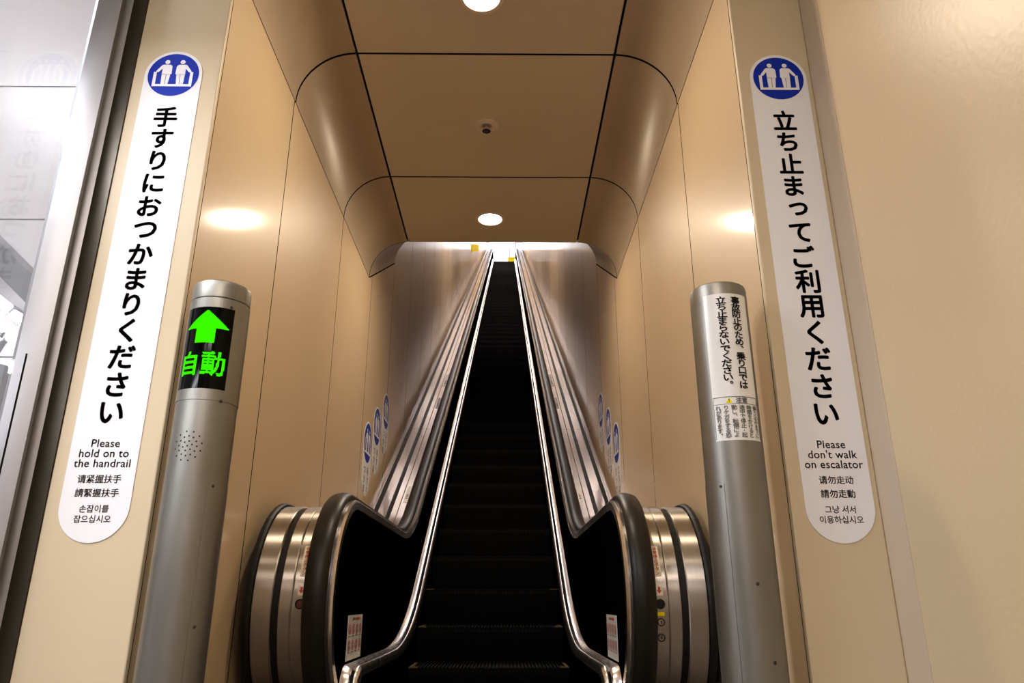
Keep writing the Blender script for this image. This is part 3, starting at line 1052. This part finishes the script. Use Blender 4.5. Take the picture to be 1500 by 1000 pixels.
pR = post('notice_post', 0.620, 'round steel post with a white upright notice label near its top', 0.0002)
lab = curved_plate(f0, -0.0655, 0.0655, 0.980, 1.398, 0.0010, 'notice_label', M['label'], pR, 28)
a = Art(f0)
def column(a, text, u, ztop, pitch, size, weight, d=0.0023, mi=0, sx=1.0):
    for i, ch in enumerate(text):
        z = ztop - pitch * (i + 0.5)
        if ch in '、。':
            a.text(ch, u + size * 0.3, z + size * 0.28, size, d, weight, mi)
        elif ch in '・':
            a.text(ch, u, z, size, d, weight, mi)
        elif ch != ' ':
            a.text(ch, u, z, size, d, weight, mi, sx=sx)
column(a, '事故防止のため、乗り口では', 0.024, 1.388, 0.0206, 0.0235, 0.0007, sx=1.22)
column(a, '立ち止まらないでください。', -0.017, 1.388, 0.0206, 0.0235, 0.0007, sx=1.22)
a.build('lettering', M['ink'], lab)
a = Art(f0)
a.rect(-0.0635, 0.0635, 1.0965, 1.0985, 0.0015, n=16)
a.rect(-0.0635, 0.0635, 1.0775, 1.0790, 0.0015, n=16)
for s in (-1, 1):
    a.rect(s * 0.0635 - 0.0008, s * 0.0635 + 0.0008, 0.984, 1.0985, 0.0015)
a.build('label_rule', M['greyink'], lab)
a = Art(f0)
a.poly([(-0.030, 1.0805), (-0.012, 1.0805), (-0.021, 1.0955)], 0.0016)
w = a.build('warning_triangle', M['yellow'], lab)
a = Art(f0); a.rect(-0.0219, -0.0201, 1.086, 1.0925, 0.0020); a.rect(-0.0219, -0.0201, 1.0825, 1.0845, 0.0020)
a.build('exclamation_mark', M['ink'], w)
a = Art(f0)
a.text('注意', 0.012, 1.088, 0.0165, 0.0023, 0.0005)
for i, t in enumerate(('乗り込みまでに', '時間をかけると', '途中で停止・起', '動し、転倒によ', 'りケガをする恐', 'れがあります。')):
    column(a, t, 0.0515 - i * 0.0205, 1.0745, 0.0125, 0.0142, 0.0003, sx=1.1)
a.build('caution_lettering', M['greyink'], lab)
post_screws(pR, [(0.05, 0.62), (0.35, 0.44)])
curved_plate(face_cyl(0, 0, 0, PR), -0.150, -0.055, 0.10, 0.872, 0.0015, 'cover_plate', M['post'], pR, 16)
post_screws(pR, [(-0.80, 0.862)])

# ------------------------------------------------------------------ lamps
def downlight(loc, label, power, up=(0, 0, 1), r=0.075, group='round downlights of the passage', tilt=0.0, color=WARM, name='downlight'):
    root = empty(name, loc)
    root.rotation_euler = (tilt, 0, 0)
    tag(root, label, 'ceiling light', group)
    mb = MB(); mb.lathe((0, 0, 0), [(r, 0.0), (r + 0.003, -0.004), (r + 0.018, -0.004), (r + 0.020, 0.0)], 48)
    mb.build('trim_ring', M['ringpaint'], root, smooth=True)
    mb = MB(); mb.lathe((0, 0, 0), [(0.001, -0.0005), (r * 0.9, -0.0005), (r, -0.002)], 48)
    mb.build('lamp_lens', M['lens_warm'], root, smooth=True)
    area('lamp_glow', (0, 0, -0.007), r * 1.9, power, color, root)
    return root

downlight((-0.105, 2.42, Z_CEIL), 'round recessed downlight nearest the opening, in the first ceiling panel', E_DOWN)
downlight((-0.105, 0.75, Z_HALL), 'round recessed downlight of the hall ceiling in front of the pillars', 5.0, group='round downlights of the hall')
downlight((-0.105, -0.6, Z_HALL), 'round recessed downlight of the hall ceiling farther from the pillars', 5.0, group='round downlights of the hall')
downlight((-0.105, 4.31, Z_CEIL), 'round recessed downlight in the last ceiling panel before the shaft', E_DOWN)
# sprinkler in the second panel
sp = empty('sprinkler', (-0.105, 3.30, Z_CEIL))
tag(sp, 'small round fire sprinkler head in the ceiling between two downlights', 'sprinkler')
mb = MB(); mb.lathe((0, 0, 0), [(0.026, 0.0), (0.030, -0.006), (0.058, -0.003), (0.060, 0.0)], 40)
mb.build('escutcheon', M['ringpaint'], sp, smooth=True)
mb = MB(); mb.lathe((0, 0, 0), [(0.001, -0.001), (0.026, -0.001), (0.026, 0.0)], 32)
mb.build('recess', M['greybeam'], sp)
mb = MB()
mb.lathe((0, 0, 0), [(0.001, -0.001), (0.011, -0.001), (0.011, -0.016), (0.006, -0.020), (0.004, -0.03), (0.001, -0.03)], 20)
mb.tube([(0.012, 0, -0.004), (0.017, 0, -0.018), (0.004, 0, -0.032)], 0.003, 8)
mb.tube([(-0.012, 0, -0.004), (-0.017, 0, -0.018), (-0.004, 0, -0.032)], 0.003, 8)
mb.build('sprinkler_frame', M['chrome'], sp, smooth=True)
mb = MB(); mb.lathe((0, 0, 0), [(0.001, -0.032), (0.020, -0.032), (0.022, -0.034), (0.001, -0.035)], 24)
for i in range(8):
    an = 2 * math.pi * i / 8
    mb.box(0.021 * math.cos(an) - 0.003, 0.021 * math.cos(an) + 0.003, 0.021 * math.sin(an) - 0.003, 0.021 * math.sin(an) + 0.003, -0.0345, -0.0325)
mb.build('deflector', M['chrome'], sp)

# fluorescent battens of the hall (they show as the bright bars across the newels)
def batten(x, y, z, length, label, power, group, name='ceiling_light', color=COOL, width=0.10, along='x'):
    root = empty(name, (x, y, z), 0 if along == 'x' else R(90))
    tag(root, label, 'ceiling light', group)
    mb = MB(); mb.box(-length / 2 - 0.02, length / 2 + 0.02, -width / 2 - 0.015, width / 2 + 0.015, -0.025, 0.0)
    bevel(mb.build('housing', M['upperwhite'], root), 0.004)
    mb = MB(); mb.box(-length / 2, length / 2, -width / 2, width / 2, -0.034, -0.0255)
    mb.build('diffuser', M['lens_cool'], root)
    area('lamp_glow', (0, 0, -0.04), length, power, color, root, 'RECTANGLE', width)
    return root
for y_, w_ in ((-1.2, 'nearer the pillars'), (-3.5, 'farther from the pillars')):
    batten(-0.45, y_, Z_HALL, 1.2, f'ceiling light strip of the hall {w_}', E_HALL, 'ceiling light strips of the hall', color=(1.0, 0.77, 0.48), width=0.4)

for y_, w_ in ((9.9, 'lowest of the row'), (14.1, 'second from the bottom of the row'), (18.3, 'in the middle of the row'), (22.5, 'second from the top of the row'), (26.7, 'topmost of the row')):
    b_ = batten(-0.088, y_, shaft_ceiling(y_) - 0.004, 1.3, f'light strip on the sloping shaft ceiling, {w_}', E_SHAFT * (1 if y_ < 16 else 1.5 if y_ < 20 else 4), 'light strips along the sloping shaft ceiling', color=(1.0, 0.88, 0.76), width=0.22)
    b_.rotation_euler = (Matrix.Rotation(R(30), 3, 'X') @ Matrix.Rotation(R(90), 3, 'Z')).to_euler()

# unseen strips added in the side room; the low ones brighten the left pillar
for x_, y_ in ((-1.85, 1.15), (-3.6, 1.0), (-1.90, 0.85)):
    batten(x_, y_, 2.4 if y_ > 1.1 else 1.5 if x_ > -3 else 4.6, 1.2, 'unseen light strip added in the white room behind the glass', E_SIDE * (3.4 if y_ > 1.1 else 1.6 if x_ > -3 else 8), 'unseen light strips added behind the glass', width=0.15, color=(0.92, 0.92, 1.0))

# things seen through the glass: a sloping grey beam, a pair of wall tubes, a bent pipe
def at(px, py, Y):
    P_ = R(19.3); yw = R(0.5)
    f = Vector((math.sin(yw) * math.cos(P_), math.cos(yw) * math.cos(P_), math.sin(P_)))
    r = Vector((math.cos(yw), -math.sin(yw), 0)); u = r.cross(f)
    d = f + r * (px - 750) / 1085 - u * (py - 500) / 1085
    d = d / d.y * Y
    return (d.x, d.z + H)
A = at(-60, 290, 3.08); B = at(90, 440, 3.08)
mb = MB()
dx, dz = B[0] - A[0], B[1] - A[1]; L = math.hypot(dx, dz); nx, nz = dz / L * 0.10, -dx / L * 0.10
mb.prism([(A[0], A[1]), (B[0], B[1]), (B[0] - abs(nx) , B[1] - abs(nz)), (A[0] - abs(nx), A[1] - abs(nz))], 'y', 3.0, 3.19)
tag(mb.build('sloping_beam', M['greybeam']), 'grey beam sloping down across the white wall behind the glass', 'beam')
def wall_tube(px, py, label):
    c = at(px, py, 3.05)
    root = empty('tube_lamp', (c[0], 3.05, c[1]))
    tag(root, label, 'lamp', 'tube lamps behind the glass')
    root.rotation_euler = (0, R(35), 0)
    mb = MB(); mb.box(-0.03, 0.03, 0.02, 0.14, -0.016, 0.016)
    mb.build('bracket', M['greybeam'], root)
    mb = MB(); mb.box(-0.045, 0.045, -0.04, 0.02, -0.02, 0.02)
    bevel(mb.build('diffuser', M['lens_cool'], root), 0.008)
wall_tube(2, 443, 'bright white lamp behind the glass, on the outer side of the pair')
wall_tube(34, 470, 'bright white lamp behind the glass, close to the steel frame')
mb = MB()
p = [at(-40, 480, 3.05), at(-10, 482, 3.05), at(4, 490, 3.05), at(6, 500, 3.05), at(-2, 512, 3.05), at(-30, 516, 3.05)]
mb.tube([(q[0], 3.05, q[1]) for q in p], 0.014, 10)
tag(mb.build('pipe', M['steel'], smooth=True), 'thin bent steel pipe under the lamps behind the glass', 'pipe')
A = at(-80, 520, 3.0); B = at(30, 545, 3.0); C_ = at(30, 1100, 3.0)
mb = MB(); mb.prism([(A[0], A[1]), (B[0], B[1]), (B[0], 0.0), (A[0], 0.0)], 'y', 2.9, 3.19)
tag(mb.build('cabinet', M['greybeam']), 'dark grey cabinet standing low behind the glass', 'cabinet')

# upper concourse lights and yellow sign, with a painted yellow reflection on the wall
for x_, y_ in ((-0.2, 34.3), (-0.1, 38.0), (-0.1, 41.5)):
    root = empty('light_panel', (x_, y_, 18.0))
    tag(root, 'bright white light panel in the ceiling at the head of the escalator', 'ceiling light', 'light panels of the upper concourse')
    mb = MB(); mb.box(-0.72, 0.72, -0.72, 0.72, -0.03, 0.0); mb.build('frame', M['upperwhite'], root)
    mb = MB(); mb.box(-0.65, 0.65, -0.65, 0.65, -0.04, -0.0305); mb.build('diffuser', M['lens_soft'], root)
    area('lamp_glow', (0, 0, -0.06), 1.3, E_UPPER / 4, (0.97, 0.95, 1.0), root, 'SQUARE')
ys_ = empty('hanging_sign', (0.32, 33.0, 16.0))
tag(ys_, 'square yellow sign hanging at the head of the escalator', 'sign')
mb = MB(); mb.box(-0.22, 0.22, 0.0, 0.06, 0.1, 0.52); mb.build('sign_panel', M['yellow'], ys_)
mb = MB(); mb.tube([(-0.15, 0.03, 0.52), (-0.15, 0.03, 2.0)], 0.01); mb.build('rod', M['steel'], ys_)
mb = MB(); mb.tube([(0.15, 0.03, 0.52), (0.15, 0.03, 2.0)], 0.01); mb.build('rod', M['steel'], ys_)
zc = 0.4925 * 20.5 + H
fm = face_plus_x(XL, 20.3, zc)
yn_ = plate(fm, [(-2.6, -1.40), (2.6, 1.20), (2.6, 1.44), (-2.6, -1.16)], 0.002, 'painted_reflection', M['yellow'])  # yellow plate standing in for a blurred reflection in the glossy wall
tag(yn_, 'yellow strip painted as a blurred reflection on the wall near the head of the escalator', 'sign')
